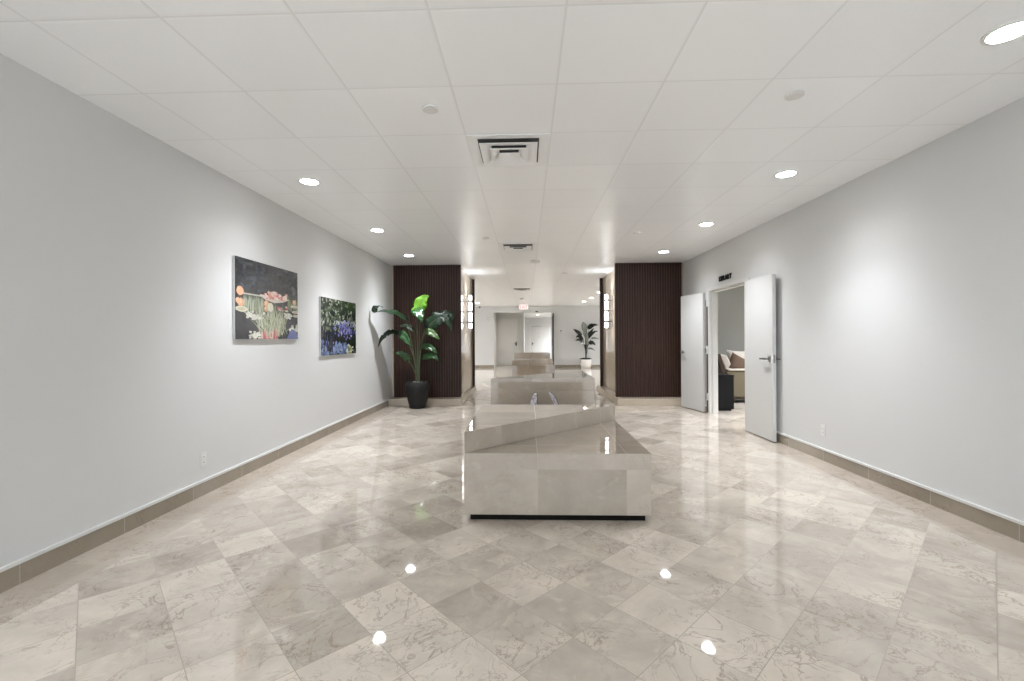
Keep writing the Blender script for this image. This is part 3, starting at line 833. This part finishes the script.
rs = empty('room_sign', (1.52, LY1, 1.5), 'small grey wayfinding plate on the far wall beside the corridor opening', 'sign')
MB().box((1.46, LY1-.008, 1.50), (1.58, LY1, 1.66)).build('plate', plain('sign_plate', (.58, .58, .57), .4), rs, bevel=.002)
k = MB(); k.box((1.48, LY1-.0095, 1.60), (1.56, LY1-.008, 1.63)); k.box((1.50, LY1-.0095, 1.535), (1.525, LY1-.008, 1.575))
k.build('marking', M['darksteel'], rs)

# ------------------------------------------------------------------ plants
def bez(p0, p1, p2, t): return p0*((1-t)**2) + p1*(2*t*(1-t)) + p2*(t*t)
def leaf(parent, p0, p1, p2, width, mat, face=.6, fold=.35, twist=0., split=False):
    p0, p1, p2 = Vector(p0), Vector(p1), Vector(p2)
    n = 18; m = 6; mb = MB(); vs = []; uv = []
    hint = (Vector((0, 0, 1))*(1-face) + Vector((.05, -1, .1))*face).normalized()
    for i in range(n+1):
        t = i/n; c_ = bez(p0, p1, p2, t)
        tg = ((p1-p0)*(1-t) + (p2-p1)*t).normalized()
        sd = tg.cross(hint)
        if sd.length < 1e-3: sd = tg.cross(Vector((1, .3, .2)))
        sd.normalize(); nm = sd.cross(tg).normalized()
        a = twist*(t-.3); sd, nm = sd*math.cos(a)+nm*math.sin(a), nm*math.cos(a)-sd*math.sin(a)
        w = width*.5*(max(0., math.sin(math.pi*min(1, t*.97+.03)**.72))**.8)*(1-.18*t) + .001
        for j in range(-m, m+1):
            s = j/m
            rip = .06*width*math.sin(t*17+ (1.5 if j > 0 else 0))*abs(s)**2
            vs.append(c_ + sd*(s*w*math.cos(fold)) + nm*(abs(s)*w*math.sin(fold) - .25*w*s*s + rip)); uv.append((s*.5+.5, t))
    k = 2*m+1; fs = []
    for i in range(n):
        for j in range(2*m):
            if split and i in (6, 11) and (j in (0, 1) or j in (2*m-1, 2*m-2)): continue
            fs.append((i*k+j, i*k+j+1, (i+1)*k+j+1, (i+1)*k+j))
    mb.add(vs, fs, 0, True); mb.uv = uv
    o = mb.build('leaf', mat, parent)
    sol = o.modifiers.new('thickness', 'SOLIDIFY'); sol.thickness = .0016; sol.offset = 0
    rb = MB().tube([bez(p0, p1, p2, t/8)-Vector((0, 0, .001)) for t in range(9)], [.006-.0006*t for t in range(9)], 6)
    rb.build('midrib', M['stem'], o)
    return o
def stalk(parent, pts, r0, r1, mat):
    pts = [Vector(p) for p in pts]; out = []
    n = 10
    for i in range(n+1):
        t = i/n
        if len(pts) == 3: out.append(bez(*pts, t))
        else: out.append(pts[0].lerp(pts[-1], t))
    return MB().tube(out, [r0+(r1-r0)*i/n for i in range(n+1)], 8).build('stem', mat, parent)

# near plant: offsets in metres from the pot's centre line
PX, PY = -2.01, 8.24
pot = empty('plant_pot', (PX, PY, 0), 'black tapered round pot at the foot of the left slatted pillar', 'pot')
prof = [(.135, 0), (.142, .006), (.172, .12), (.205, .27), (.217, .36), (.214, .42), (.195, .472), (.182, .493), (.172, .493), (.168, .46)]
MB().lathe(prof, (PX, PY, 0), 48).build('body', M['pot'], pot)
tag(MB().lathe([(.166, .452), (.168, .462), (.10, .478), (.0, .485)], (PX, PY, 0), 36, cap=False).build('pebble_top', M['pebble'], pot), 'pale pebble top dressing')
plant = empty('bird_of_paradise_plant', (PX, PY, .47), 'tall green plant with broad glossy leaves in the black pot', 'plant')
def W(px, py, dy=0.):
    """reading of the photo in metres about the pot axis"""
    cx = (px-512)/451
    D = (PY+dy)/(.99949 + .0321*cx)
    hz = 339.1 - .0054*(px-512)
    return Vector((D*(cx*.99949-.0321), PY+dy, EYE + (hz-py)*D/451))
B0 = W(417.6, 382)
stalk(plant, [W(417.2, 383), W(418.2, 350), W(416.8, 311)], .020, .009, M['stem'])
stalk(plant, [W(418.6, 383, -.02), W(419, 355, -.03), W(420.5, 311, -.02)], .014, .007, M['stem'])
stalk(plant, [W(416, 383), W(415.6, 352, .01), W(406, 320.5, -.02)], .014, .006, M['stem'])
stalk(plant, [W(416.5, 383, .02), W(416, 352, .03), W(414.2, 331.2, .03)], .012, .006, M['stem'])
stalk(plant, [W(416, 383, -.03), W(416.5, 350, -.06), W(402.5, 335.5, -.10)], .013, .006, M['stem'])
stalk(plant, [W(419, 383, .02), W(418, 352, .04), W(426, 329.5, .04)], .014, .006, M['stem'])
stalk(plant, [W(419, 383, -.02), W(418.6, 352, -.06), W(424.5, 330.5, -.05)], .012, .006, M['stem'])
stalk(plant, [W(418.5, 383, .01), W(419, 365, -.03), W(421, 347.5, -.05)], .012, .006, M['stem'])
stalk(plant, [W(416.8, 383, -.04), W(416, 370, -.06), W(408.5, 361, -.07)], .011, .006, M['stem'])
# upright young leaf and the glossy one under it
leaf(plant, W(419.5, 312, -.02), W(419.5, 299, -.05), W(429.5, 296.0, -.03), .27, M['leafbright'], face=.97, fold=.22)
leaf(plant, W(414, 309.5, 0), W(419, 307, -.22), W(422, 323, -.26), .25, M['leafmid'], face=.55, fold=.25)
leaf(plant, W(416.8, 311, 0), W(412.5, 308, .02), W(413, 316, -.05), .12, M['leafbright'], face=.9, fold=.2)
# long leaf reaching to the wall, tip rolled up
leaf(plant, W(407, 320.4, -.02), W(394, 310.2, -.30), W(374.8, 312.0, -.70), .21, M['leafdark'], face=.62, fold=.5, twist=-.35)
leaf(plant, W(375.4, 312.6, -.70), W(372.6, 304.6, -.72), W(384, 307.2, -.60), .13, M['leafdark'], face=.45, fold=.4)
leaf(plant, W(414.6, 331.2, .03), W(407, 324.5, .06), W(399, 326.2, .05), .11, M['leafdark'], face=.8, fold=.3)
# arching left leaves
leaf(plant, W(403.4, 335.6, -.08), W(386, 324.5, -.30), W(377.6, 347.5, -.50), .16, M['leafdark'], face=.55, fold=.3, split=True)
leaf(plant, W(400, 332, -.09), W(404, 336, -.2), W(411.4, 347.0, -.22), .17, M['leafmid'], face=.85, fold=.35)
leaf(plant, W(404.8, 333.5, -.1), W(401, 330.6, -.13), W(396.8, 333.6, -.15), .10, M['leafdark'], face=.4, fold=.1)
# right side
leaf(plant, W(426, 329.4, .04), W(437, 315, -.02), W(453, 312.5, .02), .34, M['leafdark'], face=.75, fold=.2, split=True)
leaf(plant, W(440.5, 316.5, .0), W(449, 318, -.06), W(452, 333.4, -.1), .14, M['leafdark'], face=.8, fold=.3)
leaf(plant, W(445, 322, .04), W(452, 308, .0), W(452.4, 322.5, -.04), .17, M['leafdark'], face=.7, fold=.15)
leaf(plant, W(424.2, 330.4, -.05), W(432, 331, -.14), W(440, 340.2, -.18), .15, M['leafolive'], face=.75, fold=.25)
# lower leaves
leaf(plant, W(420.6, 347.2, -.05), W(430, 343.5, -.12), W(437.5, 354.5, -.16), .16, M['leafmid'], face=.7, fold=.3)
leaf(plant, W(422.5, 358.8, -.05), W(432, 350.5, -.14), W(438.5, 361.5, -.18), .15, M['leafmid'], face=.8, fold=.25)
leaf(plant, W(408.8, 361.6, -.07), W(404, 351.5, -.12), W(395, 353.4, -.15), .15, M['leafmid'], face=.85, fold=.25)

# far plant in the white pot
QX, QY = 2.55, 19.52
def V(px, py, dy=0.):
    k = 451/19.6
    return Vector((QX + (px-585.0)/k, QY+dy, EYE + (338.5-py)/k))
pot2 = empty('plant_pot', (QX, QY, 0), 'round white ceramic pot standing before the far lobby wall', 'pot')
MB().lathe([(.16, 0), (.20, .02), (.225, .12), (.232, .26), (.226, .372), (.212, .372), (.21, .33)], (QX, QY, 0), 40).build('body', M['potwhite'], pot2)
MB().lathe([(.209, .34), (.1, .352), (0, .355)], (QX, QY, 0), 30, cap=False).build('soil', M['soil'], pot2)
pl2 = empty('potted_palm', (QX, QY, .34), 'dark leaved plant in the white pot by the far wall', 'plant')
tag(MB().lathe([(.24, 0), (.25, .03), (.15, .06), (.02, .07)], (QX, QY, .372), 22).build('moss', M['darkstem'], pl2), 'dark moss rim')
for px, py, r in ((584.5, 337, .03), (585.6, 333, .028), (586, 341, .03), (584, 344, .03), (585.3, 350, .035)):
    stalk(pl2, [V(585.2, 359), V(585.2, 350), V(px, py)], r, .012, M['darkstem'])
for a, b_, c_, w_, mt, fc in (
    ((585, 333), (583, 323), (581.5, 322.2), .26, 'leafgrey', .95), ((585.5, 338), (583.5, 329), (583.2, 331), .2, 'leafgrey', .9),
    ((587.6, 329), (590, 323.6), (597, 325.2), .22, 'leafblack', .7), ((586, 340), (588, 333), (593, 328), .16, 'leafblack', .8),
    ((587, 339), (591, 331), (597, 331), .14, 'leafblack', .8), ((581, 335), (577, 331.5), (572.2, 328.8), .18, 'leafblack', .8),
    ((582.2, 340), (578.5, 333.5), (575, 337.5), .18, 'leafblack', .8), ((581.5, 341.8), (578, 337.6), (574.5, 340.8), .13, 'leafblack', .8),
    ((584.3, 345), (581.5, 342), (578.6, 343.2), .1, 'leafgrey', .8), ((587.8, 343), (591.5, 341), (594.2, 345), .2, 'leafblack', .85),
    ((590.5, 338), (594, 337.5), (598, 339), .1, 'leafgrey', .8), ((587, 348.6), (590.5, 347), (594, 351), .1, 'leafgrey', .8),
    ((586, 346), (586.8, 337), (586, 331), .12, 'leafgrey', .9)):
    leaf(pl2, V(*a), V(*b_, -.06), V(*c_, -.1), w_, M[mt], face=fc, fold=.2)
for a, b_, c_ in (((585, 352), (584, 342), (580.6, 335.4)), ((585, 352), (586, 342), (588, 330)), ((585, 352), (587, 345), (590.5, 338)),
                  ((585, 352), (584.5, 346), (581.5, 341.8)), ((585.5, 354), (586.6, 350), (587.4, 348.4)), ((585, 352), (586.5, 346), (588, 343))):
    stalk(pl2, [V(*a), V(*b_), V(*c_)], .02, .008, M['darkstem'])

# ------------------------------------------------------------------ world, camera, view
wd = bpy.data.worlds.new('World'); S.world = wd; wd.use_nodes = True
wd.node_tree.nodes['Background'].inputs[0].default_value = (.80, .90, 1, 1)
wd.node_tree.nodes['Background'].inputs[1].default_value = 1.9

cd = bpy.data.cameras.new('Camera'); cam = bpy.data.objects.new('Camera', cd); COL.objects.link(cam)
cd.sensor_width = 36; cd.lens = 451/1024*36; cd.shift_y = -1.4/1024; cd.clip_start = .05; cd.clip_end = 100
cam.matrix_world = Matrix.Translation((0, 0, EYE)) @ Matrix.Rotation(R(1.84), 4, 'Z') @ Matrix.Rotation(R(90), 4, 'X') @ Matrix.Rotation(R(-.31), 4, 'Z')
S.camera = cam

for o in bpy.data.objects:
    if '_w' in o: del o['_w']

vs = S.view_settings
vs.view_transform = 'Standard'; vs.look = 'None'; vs.gamma = 1; vs.use_curve_mapping = False
S.display_settings.display_device = 'sRGB'
vs.exposure = 1.27
S.cycles.use_denoising = True
S.cycles.max_bounces = 10; S.cycles.diffuse_bounces = 6; S.cycles.glossy_bounces = 5
S.cycles.sample_clamp_indirect = 8
S.cycles.caustics_reflective = False; S.cycles.caustics_refractive = False
